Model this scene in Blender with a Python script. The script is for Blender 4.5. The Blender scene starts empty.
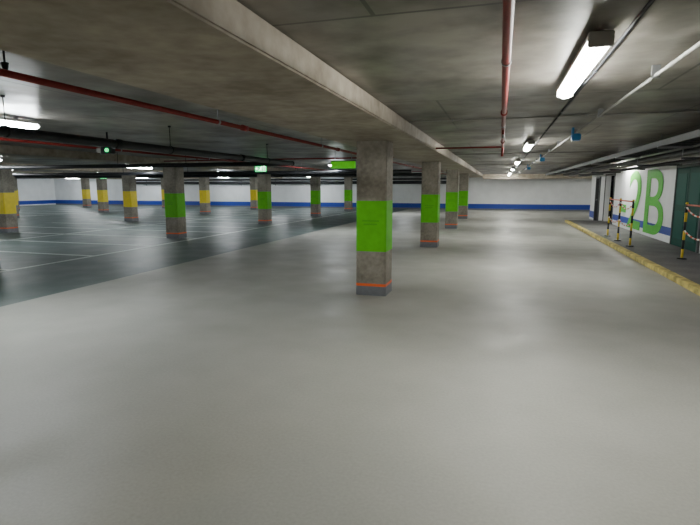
import bpy, bmesh, math, random
from mathutils import Vector, Matrix
random.seed(4)
sc = bpy.context.scene

# ---------------------------------------------------------------- materials
def new_mat(name):
    m = bpy.data.materials.new(name); m.use_nodes = True
    return m, m.node_tree, m.node_tree.nodes['Principled BSDF']

def plain(name, col, rough=0.5, metal=0.0, noise=0.0, nscale=20, spec=.5):
    m, nt, b = new_mat(name)
    b.inputs['Roughness'].default_value = rough
    b.inputs['Metallic'].default_value = metal
    b.inputs['Specular IOR Level'].default_value = spec
    if noise > 0:
        geo = nt.nodes.new('ShaderNodeNewGeometry')
        n = nt.nodes.new('ShaderNodeTexNoise'); n.inputs['Scale'].default_value = nscale
        n.inputs['Detail'].default_value = 6
        nt.links.new(geo.outputs['Position'], n.inputs['Vector'])
        r = nt.nodes.new('ShaderNodeValToRGB')
        r.color_ramp.elements[0].position = 0.3; r.color_ramp.elements[1].position = 0.7
        r.color_ramp.elements[0].color = tuple(c*(1-noise) for c in col)+(1,)
        r.color_ramp.elements[1].color = tuple(min(1, c*(1+noise)) for c in col)+(1,)
        nt.links.new(n.outputs['Fac'], r.inputs['Fac'])
        nt.links.new(r.outputs['Color'], b.inputs['Base Color'])
    else:
        b.inputs['Base Color'].default_value = (*col, 1)
    return m

def emit(name, col, strength):
    m, nt, b = new_mat(name)
    b.inputs['Base Color'].default_value = (*col, 1)
    b.inputs['Emission Color'].default_value = (*col, 1)
    b.inputs['Emission Strength'].default_value = strength
    return m

def concrete(name, c1, c2, big=0.6, fine=14, rough=0.7, bump=0.15, panels=None, stretch=(1, 1, 1), spec=0.5, fmix=.4, rvar=0.0, ramp=(.35, .65)):
    m, nt, b = new_mat(name)
    L = nt.links.new
    geo = nt.nodes.new('ShaderNodeNewGeometry')
    mp = nt.nodes.new('ShaderNodeMapping'); mp.inputs['Scale'].default_value = stretch
    L(geo.outputs['Position'], mp.inputs['Vector'])
    n1 = nt.nodes.new('ShaderNodeTexNoise'); n1.inputs['Scale'].default_value = big; n1.inputs['Detail'].default_value = 5
    n2 = nt.nodes.new('ShaderNodeTexNoise'); n2.inputs['Scale'].default_value = fine; n2.inputs['Detail'].default_value = 8
    L(mp.outputs[0], n1.inputs['Vector']); L(mp.outputs[0], n2.inputs['Vector'])
    mx = nt.nodes.new('ShaderNodeMix'); mx.data_type = 'FLOAT'; mx.inputs[0].default_value = fmix
    L(n1.outputs['Fac'], mx.inputs[2]); L(n2.outputs['Fac'], mx.inputs[3])
    r = nt.nodes.new('ShaderNodeValToRGB')
    r.color_ramp.elements[0].position = ramp[0]; r.color_ramp.elements[1].position = ramp[1]
    r.color_ramp.elements[0].color = (*c1, 1); r.color_ramp.elements[1].color = (*c2, 1)
    L(mx.outputs[0], r.inputs['Fac'])
    out = r.outputs['Color']
    if panels:
        br = nt.nodes.new('ShaderNodeTexBrick')
        br.offset = 0.5
        br.inputs['Scale'].default_value = 1.0
        br.inputs['Brick Width'].default_value = panels[0]
        br.inputs['Row Height'].default_value = panels[1]
        br.inputs['Mortar Size'].default_value = 0.012
        br.inputs['Color1'].default_value = (1, 1, 1, 1)
        br.inputs['Color2'].default_value = (0.66, 0.66, 0.66, 1)
        br.inputs['Mortar'].default_value = (0.3, 0.3, 0.3, 1)
        L(geo.outputs['Position'], br.inputs['Vector'])
        mu = nt.nodes.new('ShaderNodeMix'); mu.data_type = 'RGBA'; mu.blend_type = 'MULTIPLY'; mu.inputs[0].default_value = 1
        L(out, mu.inputs[6]); L(br.outputs['Color'], mu.inputs[7])
        out = mu.outputs[2]
    L(out, b.inputs['Base Color'])
    b.inputs['Roughness'].default_value = rough
    if rvar > 0:
        n3 = nt.nodes.new('ShaderNodeTexNoise'); n3.inputs['Scale'].default_value = 1.6; n3.inputs['Detail'].default_value = 7
        L(mp.outputs[0], n3.inputs['Vector'])
        mr = nt.nodes.new('ShaderNodeMapRange')
        mr.inputs[1].default_value = .35; mr.inputs[2].default_value = .65
        mr.inputs[3].default_value = rough-rvar; mr.inputs[4].default_value = rough+rvar
        L(n3.outputs['Fac'], mr.inputs[0]); L(mr.outputs[0], b.inputs['Roughness'])
    b.inputs['Specular IOR Level'].default_value = spec
    bp = nt.nodes.new('ShaderNodeBump'); bp.inputs['Strength'].default_value = bump; bp.inputs['Distance'].default_value = 0.01
    L(n2.outputs['Fac'], bp.inputs['Height']); L(bp.outputs[0], b.inputs['Normal'])
    return m

M_ceil = concrete('ceiling_concrete', (0.085, 0.079, 0.067), (0.27, 0.25, 0.215), 1.1, 4.5, 0.40, 0.25, panels=(1.25, 2.5), rvar=.10, ramp=(.38, .62))
M_beam = concrete('beam_concrete', (0.20, 0.168, 0.125), (0.42, 0.37, 0.30), 1.4, 8, 0.7, 0.35)
M_col = concrete('column_concrete', (0.16, 0.143, 0.115), (0.34, 0.31, 0.26), 2.0, 18, 0.8, 0.35)
M_floor = concrete('light_floor_coating', (0.325, 0.322, 0.288), (0.43, 0.426, 0.388), 0.6, 50, 0.50, 0.10, spec=.45, fmix=.35, rvar=.09)
M_dark = concrete('dark_bay_coating', (0.075, 0.105, 0.102), (0.12, 0.152, 0.148), 0.5, 40, 0.46, 0.05, spec=.35, rvar=.05)
M_walk = concrete('walkway_concrete', (0.08, 0.08, 0.078), (0.16, 0.155, 0.148), 1.5, 20, 0.75, 0.2)
M_white = plain('white_wall_paint', (0.78, 0.79, 0.80), 0.6, noise=0.05, nscale=2)
M_blue = plain('blue_stripe_paint', (0.015, 0.05, 0.36), 0.5, noise=0.1)
M_pink = plain('pink_stripe_paint', (0.55, 0.22, 0.32), 0.5, noise=0.1)
M_green = plain('green_band_paint', (0.11, 0.53, 0.005), 0.55, noise=0.08, nscale=9, spec=.3)
M_greend = plain('dark_green_marking', (0.085, 0.42, 0.008), 0.55, spec=.3)
M_numeral = plain('numeral_green_paint', (0.10, 0.46, 0.06), 0.6, noise=0.1, spec=.2)
M_yellow = plain('yellow_band_paint', (0.80, 0.62, 0.01), 0.5, noise=0.08, nscale=9)
M_orange = plain('orange_line_paint', (0.85, 0.14, 0.03), 0.5)
M_base = plain('grey_column_skirt', (0.16, 0.17, 0.19), 0.5, noise=0.1)
M_line = plain('white_bay_line', (0.50, 0.55, 0.54), 0.5, noise=0.15, nscale=15)
M_kerb = plain('worn_yellow_kerb', (0.50, 0.41, 0.12), 0.7, noise=0.5, nscale=6)
M_red = plain('red_sprinkler_paint', (0.20, 0.018, 0.015), 0.5, noise=0.1, spec=.3)
M_black = plain('black_pipe_plastic', (0.013, 0.014, 0.017), 0.5, spec=.3)
M_darkmetal = plain('dark_tray_steel', (0.03, 0.032, 0.036), 0.55, 0.0, spec=.3)
M_steel = plain('galvanised_steel', (0.30, 0.31, 0.32), 0.4, 0.8)
M_conduit = plain('grey_conduit', (0.30, 0.30, 0.28), 0.5)
M_housing = plain('lamp_housing_grey', (0.45, 0.45, 0.44), 0.5)
M_bluebox = plain('blue_plastic', (0.03, 0.25, 0.60), 0.4)
M_teal = plain('teal_door_paint', (0.004, 0.060, 0.045), 0.6, spec=.2)
M_tealp = plain('teal_door_panel_paint', (0.006, 0.085, 0.065), 0.6, spec=.2)
M_char = plain('charcoal_door_and_lobby_shade', (0.012, 0.012, 0.015), 0.7, spec=.1)  # door leaf paint; on the lobby walls the colour stands in for shade
M_frame = plain('door_frame_paint', (0.08, 0.085, 0.09), 0.5)
M_rw_r = plain('barrier_red', (0.60, 0.08, 0.03), 0.4)
M_rw_w = plain('barrier_yellow', (0.75, 0.55, 0.04), 0.4)
M_barw = plain('chain_white', (0.75, 0.74, 0.70), 0.4)
M_bk = plain('barrier_black', (0.02, 0.02, 0.02), 0.4)
M_lamp = emit('lamp_diffuser_glow', (0.99, 1.0, 0.93), 132)
M_lampc = emit('cool_lamp_diffuser_glow', (0.92, 0.98, 1.0), 145)
M_lampw = emit('warm_lamp_diffuser_glow', (1.0, 0.82, 0.48), 125)
M_signg = emit('exit_sign_green', (0.02, 0.75, 0.20), 2.2)
M_signw = emit('exit_sign_white', (0.9, 1.0, 0.9), 4)
M_signlime = emit('arrow_sign_lime', (0.12, 0.70, 0.02), 0.35)

# ---------------------------------------------------------------- mesh builder
class B:
    def __init__(s): s.bm = bmesh.new(); s.mats = []
    def mi(s, m):
        if m not in s.mats: s.mats.append(m)
        return s.mats.index(m)
    def _tag(s, geom, m, smooth=False):
        i = s.mi(m)
        fs = set()
        for v in geom:
            for f in v.link_faces: fs.add(f)
        for f in fs: f.material_index = i; f.smooth = smooth
        return fs
    def box(s, x0, x1, y0, y1, z0, z1, m, bev=0):
        r = bmesh.ops.create_cube(s.bm, size=1)
        vs = r['verts']
        for v in vs:
            v.co = Vector((x0+(v.co.x+.5)*(x1-x0), y0+(v.co.y+.5)*(y1-y0), z0+(v.co.z+.5)*(z1-z0)))
        s._tag(vs, m)
        if bev > 0:
            es = list({e for v in vs for e in v.link_edges})
            i = s.mi(m)
            rr = bmesh.ops.bevel(s.bm, geom=es, offset=bev, segments=2, affect='EDGES')
            for f in rr['faces']: f.material_index = i
    def rod(s, p, q, r, m, seg=12, r2=None):
        p = Vector(p); q = Vector(q); d = q-p
        mt = Matrix.Translation((p+q)/2) @ d.to_track_quat('Z', 'Y').to_matrix().to_4x4()
        g = bmesh.ops.create_cone(s.bm, cap_ends=True, segments=seg, radius1=r, radius2=r if r2 is None else r2, depth=d.length, matrix=mt)
        fs = s._tag(g['verts'], m)
        for f in fs: f.smooth = len(f.verts) == 4
    def ball(s, p, r, m):
        g = bmesh.ops.create_uvsphere(s.bm, u_segments=12, v_segments=8, radius=r, matrix=Matrix.Translation(p))
        s._tag(g['verts'], m, True)
    def prism(s, prof, y0, y1, m, smooth=False):  # profile in XZ extruded along Y
        a = [s.bm.verts.new((x, y0, z)) for x, z in prof]
        b = [s.bm.verts.new((x, y1, z)) for x, z in prof]
        i = s.mi(m); n = len(prof)
        fs = [s.bm.faces.new(a), s.bm.faces.new(b[::-1])]
        for k in range(n):
            f = s.bm.faces.new((a[k], b[k], b[(k+1) % n], a[(k+1) % n])); f.smooth = smooth; fs.append(f)
        for f in fs: f.material_index = i
    def done(s, name, loc=(0, 0, 0)):
        bmesh.ops.recalc_face_normals(s.bm, faces=s.bm.faces)
        me = bpy.data.meshes.new(name); s.bm.to_mesh(me); s.bm.free()
        for m in s.mats: me.materials.append(m)
        o = bpy.data.objects.new(name, me); o.location = loc
        sc.collection.objects.link(o)
        return o

def inst(name, me, loc):
    o = bpy.data.objects.new(name, me); o.location = loc
    sc.collection.objects.link(o); return o

# ---------------------------------------------------------------- layout constants
ZC = 2.42         # ceiling
ZB = 2.25         # beam underside
XW = 4.4          # right wall
YB = 36.5         # back wall
XL = -39.0        # left wall
YF = -9.0         # wall behind camera
YP = YF+.03       # pipes stop just short of it
COLX = [-1.79, -9.8, -16.8, -24.2, -31.6]
COLY = [1.0+6.3*k for k in range(0, 6)]   # 1.0, 7.3, ...
XD = -6.4         # edge of dark coating

# floor
b = B()
b.box(XD, 9.5, YF, YB, -0.15, 0, M_floor)
b.box(XL, XD, YF, YB, -0.15, 0, M_dark)
b.done('floor')
# ceiling slab
b = B(); b.box(XL, 9.5, YF, YB, ZC, ZC+0.2, M_ceil); b.done('ceiling')
# walls
b = B(); b.box(XL-.2, 9.7, YB, YB+.2, -0.15, ZC+.2, M_white); b.done('wall_back')
b = B(); b.box(XL-.2, 9.7, YF-.2, YF, -0.15, ZC+.2, M_white); b.done('wall_front')
b = B(); b.box(XL-.2, XL, YF, YB, -0.15, ZC+.2, M_white); b.done('wall_left')
b = B()
D0, D1, DH = 22.6, 24.4, 2.08      # open doorway
b.box(XW, XW+.2, YF, D0, 0, ZC, M_white)
b.box(XW, XW+.2, D1, 28.0, 0, ZC, M_white)
b.box(XW, XW+.2, D0, D1, DH, ZC, M_white)
b.box(XW+.2, 7, D0-.3, D0-.1, 0, ZC, M_char)      # lobby behind the doorway, its unlit gloom put into the wall colour
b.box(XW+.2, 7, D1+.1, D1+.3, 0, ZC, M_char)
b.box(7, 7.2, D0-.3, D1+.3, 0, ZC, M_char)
b.box(XW, 7, D0, D1, 0, .10, M_walk)
b.box(XW+.2, 9.5, 27.8, 28.0, 0, ZC, M_white)
b.box(9.5, 9.7, 28.0, YB, 0, ZC, M_white)
b.done('wall_right')
# painted dado stripes
b = B(); b.box(XL, 9.5, YB-.012, YB, .10, .42, M_blue); b.box(XL, 9.5, YB-.02, YB, 0, .10, M_base); b.done('baseboard_back')
b = B(); b.box(XL, XL+.012, YF, YB, .10, .42, M_blue); b.done('baseboard_left')
b = B()
b.box(XW-.012, XW, 15.15, 22.45, .30, .52, M_blue)
b.box(XW-.012, XW, 26.7, 28.0, .10, .42, M_blue)
b.box(XW-.012, XW, -4, 13.05, .42, .75, M_blue)
b.box(XW-.012, XW, -4, 13.05, .75, 1.0, M_pink)
b.done('baseboard_right')

# downstand beams along the column rows
for i, cx in enumerate(COLX):
    b = B()
    if i == 0: b.box(cx-.55, -1.15, YF, YB, ZB, ZC, M_beam, 0.012)
    else: b.box(cx-.4, cx+.4, YF, YB, ZB, ZC, M_beam, 0.012)
    b.done('ceiling_beam')
b = B(); b.box(-1.15, 9.5, 34.6, 35.2, 2.12, ZC, M_beam); b.done('ceiling_beam')

# columns
def column_mesh(name, band):
    b = B(); w = .225
    segs = [(0, .14, M_base, w+.004), (.14, .18, M_orange, w+.003), (.18, .66, M_col, w), (.66, 1.40, band, w+.002), (1.40, ZB, M_col, w)]
    for z0, z1, m, ww in segs:
        c = .02
        prof = [(-ww+c, -ww), (ww-c, -ww), (ww, -ww+c), (ww, ww-c), (ww-c, ww), (-ww+c, ww), (-ww, ww-c), (-ww, -ww+c)]
        lo = [b.bm.verts.new((x, y, z0)) for x, y in prof]; hi = [b.bm.verts.new((x, y, z1)) for x, y in prof]
        fs = [b.bm.faces.new(lo[::-1]), b.bm.faces.new(hi)]
        for k in range(8):
            fs.append(b.bm.faces.new((lo[k], lo[(k+1) % 8], hi[(k+1) % 8], hi[k])))
        i = b.mi(m)
        for f in fs: f.material_index = i
    if band is M_green:   # faint darker scuffs on the painted band
        for k in range(2):
            z = 1.10-.05*k
            b.box(-.13+.02*k, .12-.03*k, -w-.004, -w, z, z+.02, M_greend)
    return b.done(name)
gm = column_mesh('concrete_column', M_green); gm.location = (COLX[0], COLY[1], 0)
ym = column_mesh('concrete_column', M_yellow); ym.location = (COLX[2], COLY[1], 0)
for i, cx in enumerate(COLX):
    for j, cy in enumerate(COLY):
        if (i, j) in ((0, 1), (2, 1)): continue
        if i == 0 and j == 5: continue
        inst('concrete_column', (gm if i < 2 else ym).data, (cx, cy if (i or j) else .45, 0))

# painted parking lines (interrupted at the columns)
b = B()
def fl(x0, x1, y0, y1): b.box(x0, x1, y0, y1, 0, .004, M_line)
fl(-9.10, -9.0, 1.5, 34)
for (a0, a1, cx) in ((-14.2, -9.1, -9.8), (-19.3, -14.3, -16.8)):
    for k in range(15):
        y = 3.1+2.1*k
        if k % 3 == 2:
            fl(a0, cx-.24, y-.05, y+.05); fl(cx+.24, a1, y-.05, y+.05)
        else: fl(a0, a1, y-.05, y+.05)
fl(-14.3, -14.2, 1.5, 34)
fl(-24.9, -24.8, 1.5, 34)
for k in range(15): fl(-30, -24.9, 3.05+2.1*k, 3.15+2.1*k)
b.done('parking_bay_lines')

# kerb and walkway
b = B()
b.box(3.02, XW-.001, YP, 24.8, 0, .10, M_walk)
b.box(2.88, 3.02, YP, 24.8, 0, .105, M_kerb, .012)
b.done('raised_walkway')

# ---------------------------------------------------------------- fluorescent luminaires
def lamp_mesh(name, mlamp):
    b = B(); L = .76
    b.box(-.06, .06, -L, L, .055, .095, M_housing, .006)
    prof = [(-.058, .06)] + [(.058*math.cos(t), .055-.05*math.sin(t)) for t in [math.pi-math.pi*k/8 for k in range(9)]] + [(.058, .06)]
    b.prism(prof, -L+.03, L-.03, mlamp, True)
    for s in (-1, 1):
        b.box(-.062, .062, s*L-.012, s*L+.012, .02, .098, M_housing, .006)
        b.box(-.02, .02, s*.5-.02, s*.5+.02, .09, .13, M_steel)
    return b.done(name)
lm = lamp_mesh('fluorescent_ceiling_lamp', M_lamp)
lc = lamp_mesh('fluorescent_ceiling_lamp', M_lampc)
lw = lamp_mesh('fluorescent_ceiling_lamp', M_lampw)
zl = ZC-.13
lm.location = (.46, 3.72, zl)
lw.location = (-3.4, -2.6, zl)
lc.location = (-5.5, 4.2, zl)
for y in (10.0, 16.3, 22.6, 28.9, 33.6):
    inst('fluorescent_ceiling_lamp', lm.data, (.46, y, zl))
for y in (16.8, 29.4):
    inst('fluorescent_ceiling_lamp', lc.data, (-5.5, y, zl))
for x in (-13.3, -20.5, -28.0, -35.0):
    for k in range(7):
        if x < -20 and k < 2: continue
        inst('fluorescent_ceiling_lamp', lc.data, (x, min(-2.6+6.3*k, 34.6), zl))
inst('fluorescent_ceiling_lamp', lm.data, (4.1, 20.0, zl))
inst('fluorescent_ceiling_lamp', lm.data, (7.2, 32.0, zl))

# ---------------------------------------------------------------- pipes
def hangers(b, x, z, ys, m=M_steel, r=.03):
    for y in ys:
        b.rod((x, y, z), (x, y, ZC), .005, m, 6)
        b.rod((x, y-.012, z), (x, y+.012, z), r, m, 14)
        b.rod((x, y, ZC-.02), (x, y, ZC), .02, m, 8)
def couplings(b, x, z, ys, m, r):
    for y in ys: b.rod((x, y-.05, z), (x, y+.05, z), r, m, 14)
def sprinkler(b, x, y, z, m):
    b.rod((x, y, z), (x, y, z-.07), .012, m, 8)
    b.rod((x, y, z-.07), (x, y, z-.11), .009, M_steel, 8)
    b.rod((x, y, z-.112), (x, y, z-.108), .025, M_steel, 12)

b = B()
b.rod((0, YP, 2.28), (0, 9.2, 2.28), .022, M_red, 16)
b.rod((0, 9.2, 2.28), (0, 9.2, 2.12), .022, M_red, 12)
couplings(b, 0, 2.28, (1.9, 5.0, 8.1), M_red, .031)
hangers(b, 0, 2.28, (.4, 3.0, 6.0, 8.8), M_steel, .027)
sprinkler(b, 0, 6.3, 2.28, M_red)
b.rod((0, 9.2, 2.28), (-1.14, 9.2, 2.28), .015, M_red, 10)
b.done('sprinkler_pipe')

b = B()
xr = -2.52; zr = 2.19
b.rod((xr, YP, zr), (xr, 30, zr), .020, M_red, 16)
couplings(b, xr, zr, (1.6, 4.7, 7.8, 11, 15, 20), M_red, .029)
hangers(b, xr, zr, (1.1, 4.2, 7.0, 10, 14, 18, 22, 26), M_steel, .026)
b.done('sprinkler_pipe')
b = B()
xr = -6.9; zr = 2.28
b.rod((xr, YP, zr), (xr, 33, zr), .022, M_red, 16)
hangers(b, xr, zr, range(2, 32, 3), M_steel, .027)
for y in range(4, 32, 3): sprinkler(b, xr, y+.5, zr, M_red)
b.done('sprinkler_pipe')
for yy in (12.5, 24.0):
    b = B()
    b.rod((-9.3, yy, 2.33), (-2.4, yy, 2.33), .018, M_red, 12)
    for x in (-8, -6, -4): b.rod((x, yy, 2.33), (x, yy, ZC), .006, M_steel, 6)
    b.done('sprinkler_pipe')

# black drain pipe of the left aisle
b = B()
xb = -4.35; zb = 2.10
b.rod((xb, YP, zb), (xb, 10.2, zb), .048, M_black, 20)
couplings(b, xb, zb, (2.0, 5.0, 8.0), M_black, .058)
hangers(b, xb, zb, (1.5, 3.6, 6.0, 9.0), M_black, .054)
b.ball((xb, 10.2, zb), .055, M_black)
b.done('black_drain_pipe')
b = B()
b.rod((xb-.05, 10.2, zb), (-16.0, 10.2, zb), .048, M_black, 20)
for x in (-7, -8.9, -12.6, -15.8): b.rod((x, 10.2, zb), (x, 10.2, ZC), .006, M_black, 6)
b.done('black_drain_pipe')
for yy, z, r in ((17.0, 2.12, .06), (20.8, 2.10, .07)):
    b = B()
    b.rod((-34, yy, z), (-2.9, yy, z), r, M_black, 16)
    for x in range(-33, -3, 3): b.rod((x+.4, yy, z), (x+.4, yy, ZC), .008, M_black, 6)
    b.done('black_drain_pipe')
# service pipes along the back wall
b = B()
for z, r in ((1.92, .11), (2.16, .06)):
    b.rod((-30, YB-.25, z), (-3.2, YB-.25, z), r, M_darkmetal, 16)
for x in range(-29, -3, 3):
    b.box(x-.02, x+.02, YB-.40, YB-.0, 1.78, 1.81, M_steel)
    b.box(x-.02, x+.02, YB-.04, YB, 1.7, 2.2, M_steel)
b.done('wall_service_pipes')

# conduits right bay
b = B()
b.rod((.98, YP, 2.35), (.98, 33, 2.35), .013, M_conduit, 10)
for y in range(0, 32, 2): b.box(.955, 1.005, y, y+.03, 2.335, ZC, M_steel)
b.done('electrical_conduit')
b = B()
b.rod((.60, YP, 2.405), (.60, 33, 2.405), .010, M_darkmetal, 8)
for y in range(0, 32, 2): b.box(.585, .615, y, y+.02, 2.395, ZC, M_steel)
b.done('electrical_conduit')
for y in (6.4, 13.0, 19.5):
    b = B()
    b.rod((-1.14, y, 2.405), (2.3, y, 2.405), .010, M_conduit, 8)
    for x in (-.6, .9, 2.0): b.box(x-.01, x+.01, y-.015, y+.015, 2.395, ZC, M_steel)
    b.done('electrical_conduit')
for y in (7.8, 13.8, 20.2):
    b = B()
    b.box(.92, 1.04, y-.06, y+.06, 2.24, 2.336, M_bluebox, .012)
    b.rod((.98, y-.08, 2.28), (.98, y+.08, 2.28), .025, M_bluebox, 10)
    b.box(.92, .95, y-.03, y+.03, 2.33, ZC, M_bluebox)
    b.done('blue_junction_box')

# cable tray with rungs, and service pipes near right wall
b = B()
x0, x1, z = 2.35, 2.75, 2.22
for x in (x0, x1): b.box(x-.012, x+.012, YP, 30, z, z+.09, M_darkmetal)
y = YF+.1
while y < 30:
    b.box(x0, x1, y, y+.03, z+.005, z+.02, M_darkmetal); y += .3
for x, r in ((2.43, .02), (2.5, .028), (2.58, .02), (2.66, .03)):
    b.rod((x, YP, z+.02+r), (x, 30, z+.02+r), r, M_black, 10)
for y in range(0, 30, 3):
    for x in (x0, x1): b.rod((x, y, z), (x, y, ZC), .006, M_steel, 6)
    b.box(x0-.04, x1+.04, y-.02, y+.02, z-.03, z, M_steel)
b.done('cable_tray')
b = B()
for x, z, r, m in ((3.05, 2.20, .05, M_darkmetal), (3.30, 2.16, .035, M_conduit), (3.50, 2.18, .025, M_red), (3.75, 2.14, .045, M_darkmetal)):
    b.rod((x, YP, z), (x, 27.7, z), r, m, 16)
for y in range(1, 28, 3):
    b.box(2.95, 3.85, y-.02, y+.02, 2.07, 2.10, M_darkmetal)
    for x in (2.96, 3.84): b.rod((x, y, 2.07), (x, y, ZC), .007, M_steel, 6)
b.done('service_pipe_rack')

# ---------------------------------------------------------------- doors on right wall
def door(name, y0, y1, z0, z1, mleaf, mpan):
    b = B(); X = XW
    b.box(X-.05, X, y0-.07, y0, z0, z1+.07, M_frame, .004)
    b.box(X-.05, X, y1, y1+.07, z0, z1+.07, M_frame, .004)
    b.box(X-.05, X, y0, y1, z1, z1+.07, M_frame, .004)
    ym_ = (y0+y1)/2
    for a, c in ((y0+.005, ym_-.004), (ym_+.004, y1-.005)):
        b.box(X-.035, X, a, c, z0+.005, z1-.003, mleaf, .004)
        b.box(X-.042, X-.034, a+.12, c-.12, z0+.2, z0+.9, mpan, .003)
        b.box(X-.042, X-.034, a+.12, c-.12, z0+1.05, z1-.15, mpan, .003)
    b.rod((X-.035, ym_-.08, z0+1.0), (X-.09, ym_-.08, z0+1.0), .01, M_steel, 8)
    b.rod((X-.085, ym_-.08, z0+1.0), (X-.085, ym_-.2, z0+1.0), .01, M_steel, 8)
    b.done(name)
door('door_1', 13.2, 15.0, .101, 2.08, M_teal, M_tealp)
door('door_2', 25.6, 26.5, .0, 2.0, M_char, M_char)
b = B()
b.box(XW-.03, XW, D0-.07, D0, .101, DH+.07, M_frame, .004)
b.box(XW-.03, XW, D1, D1+.07, .101, DH+.07, M_frame, .004)
b.box(XW-.03, XW, D0, D1, DH, DH+.07, M_frame, .004)
b.done('trim_1')

# painted wall lettering -2B
def text_on_wall(body, size, sx):
    cu = bpy.data.curves.new('painted_level_lettering', 'FONT')
    cu.body = body; cu.size = size; cu.extrude = .004; cu.offset = .01
    o = bpy.data.objects.new('tmp', cu); sc.collection.objects.link(o)
    bpy.context.view_layer.update()
    dg = bpy.context.evaluated_depsgraph_get()
    me = bpy.data.meshes.new_from_object(o.evaluated_get(dg))
    bpy.data.objects.remove(o)
    me.materials.clear(); me.materials.append(M_numeral)
    R = Matrix(((0, 0, -1, 0), (-1, 0, 0, 0), (0, 1, 0, 0), (0, 0, 0, 1)))
    me.transform(R @ Matrix.Diagonal((sx, 1, 1, 1)))
    return me
me = text_on_wall('-2B', 2.8, 1.45)
o = inst('painted_level_lettering', me, (XW-.016, 21.5, .20))

# ---------------------------------------------------------------- barrier with posts, top rail and chains
def rail(name, x, y0, y1, n, ma, mb):
    b = B(); z0 = .10
    for k in range(n+1):
        y = y0+(y1-y0)*k/n
        b.rod((x, y, z0), (x, y, z0+.025), .10, M_bk, 16, .08)
        for j in range(6):
            b.rod((x, y, z0+.02+j*.19), (x, y, z0+.02+(j+1)*.19), .026, ma if j % 2 else mb, 12)
        b.ball((x, y, z0+1.16), .030, mb)
        if k < n:
            ya = y; yb = y0+(y1-y0)*(k+1)/n
            for zt, sag in ((z0+1.08, .16), (z0+.60, .12)):
                N = 22; pts = []
                for q in range(N+1):
                    t = q/N
                    pts.append((x, ya+(yb-ya)*t, zt-sag*4*t*(1-t)))
                for q in range(N):
                    b.rod(pts[q], pts[q+1], .017 if q % 2 else .012, M_rw_r if (q//2) % 2 else M_barw, 6)
    b.rod((x, y0, z0+1.13), (x, y1, z0+1.13), .018, M_rw_r, 10)
    b.done(name)
rail('chained_safety_barrier', 3.22, 14.2, 17.0, 2, M_bk, M_rw_w)
rail('chained_safety_barrier', 3.72, 9.2, 12.0, 2, M_bk, M_rw_w)

# ---------------------------------------------------------------- signs
def exit_sign(loc):
    b = B()
    b.box(-.19, .19, -.02, .02, -.095, .095, M_signg, .006)
    y0, y1 = -.024, -.019
    def bar(p, q, w):
        p = Vector((p[0], 0, p[1])); q = Vector((q[0], 0, q[1])); d = (q-p).normalized(); n = Vector((-d.z, 0, d.x))*w/2
        vs = [p+n, p-n, q-n, q+n]
        f = [b.bm.verts.new((v.x, y0, v.z)) for v in vs]; g = [b.bm.verts.new((v.x, y1, v.z)) for v in vs]
        i = b.mi(M_signw)
        fs = [b.bm.faces.new(f), b.bm.faces.new(g[::-1])]+[b.bm.faces.new((f[k], g[k], g[(k+1) % 4], f[(k+1) % 4])) for k in range(4)]
        for ff in fs: ff.material_index = i
    bar((.03, .03), (.0, -.02), .03)
    bar((0, -.02), (.035, -.04), .016); bar((.035, -.04), (.03, -.075), .014)
    bar((0, -.02), (-.03, -.05), .016); bar((-.03, -.05), (-.06, -.05), .014)
    bar((.03, .03), (.07, .01), .012); bar((.03, .03), (-.02, .025), .012)
    b.rod((.045, y0, .055), (.045, y1, .055), .016, M_signw, 12)
    bar((-.08, 0), (-.15, 0), .018); bar((-.15, 0), (-.115, .035), .016); bar((-.15, 0), (-.115, -.035), .016)
    bar((.10, -.075), (.10, .07), .012); bar((.10, .07), (.16, .07), .012); bar((.16, .07), (.16, -.075), .012)
    for s in (-.12, .12): b.rod((s, 0, .09), (s, 0, ZC-loc[2]), .005, M_steel, 6)
    b.done('exit_sign', loc)
exit_sign((-7.3, 14.6, 2.17))
exit_sign((-20.0, 21.8, 2.12))

b = B()   # lime direction sign by the main row
b.box(-.29, .29, -.03, .03, -.08, .08, M_signlime, .008)
b.box(-.30, .30, -.02, .035, .08, .10, M_darkmetal)
for s in (-.2, .2): b.rod((s, 0, .09), (s, 0, ZC-2.10), .006, M_steel, 6)
b.done('hanging_direction_sign', (-3.5, 11.2, 2.10))
b = B()
b.box(-.10, .10, -.05, .05, -.05, .05, M_black, .01)
b.rod((.03, -.05, 0), (.03, -.07, 0), .03, M_signg, 12)
b.box(-.19, -.10, -.03, .03, -.03, .03, M_conduit, .005)
b.rod((0, 0, .04), (0, 0, ZC-2.15), .012, M_black, 8)
b.done('security_camera', (-5.75, 6.4, 2.15))

# small hook hanging at upper left
b = B()
b.rod((-2.62, 2.2, ZC), (-2.62, 2.2, ZC-.16), .006, M_black, 6)
b.rod((-2.62, 2.2, ZC-.02), (-2.62, 2.2, ZC), .03, M_black, 10)
b.rod((-2.62, 2.2, ZC-.15), (-2.62, 2.2, ZC-.22), .02, M_black, 10, .008)
b.done('ceiling_hook')

# ---------------------------------------------------------------- world, camera
w = bpy.data.worlds.new('World'); sc.world = w; w.use_nodes = True
w.node_tree.nodes['Background'].inputs[0].default_value = (.5, .55, .6, 1)
w.node_tree.nodes['Background'].inputs[1].default_value = .1
cam = bpy.data.cameras.new('Camera'); co = bpy.data.objects.new('Camera', cam); sc.collection.objects.link(co)
cam.sensor_width = 36; cam.lens = 36*500/700
cam.clip_start = .05; cam.clip_end = 200
co.location = (0, 0, 1.6)
co.rotation_euler = (math.radians(90-8.6), 0, math.radians(16.6))
sc.camera = co
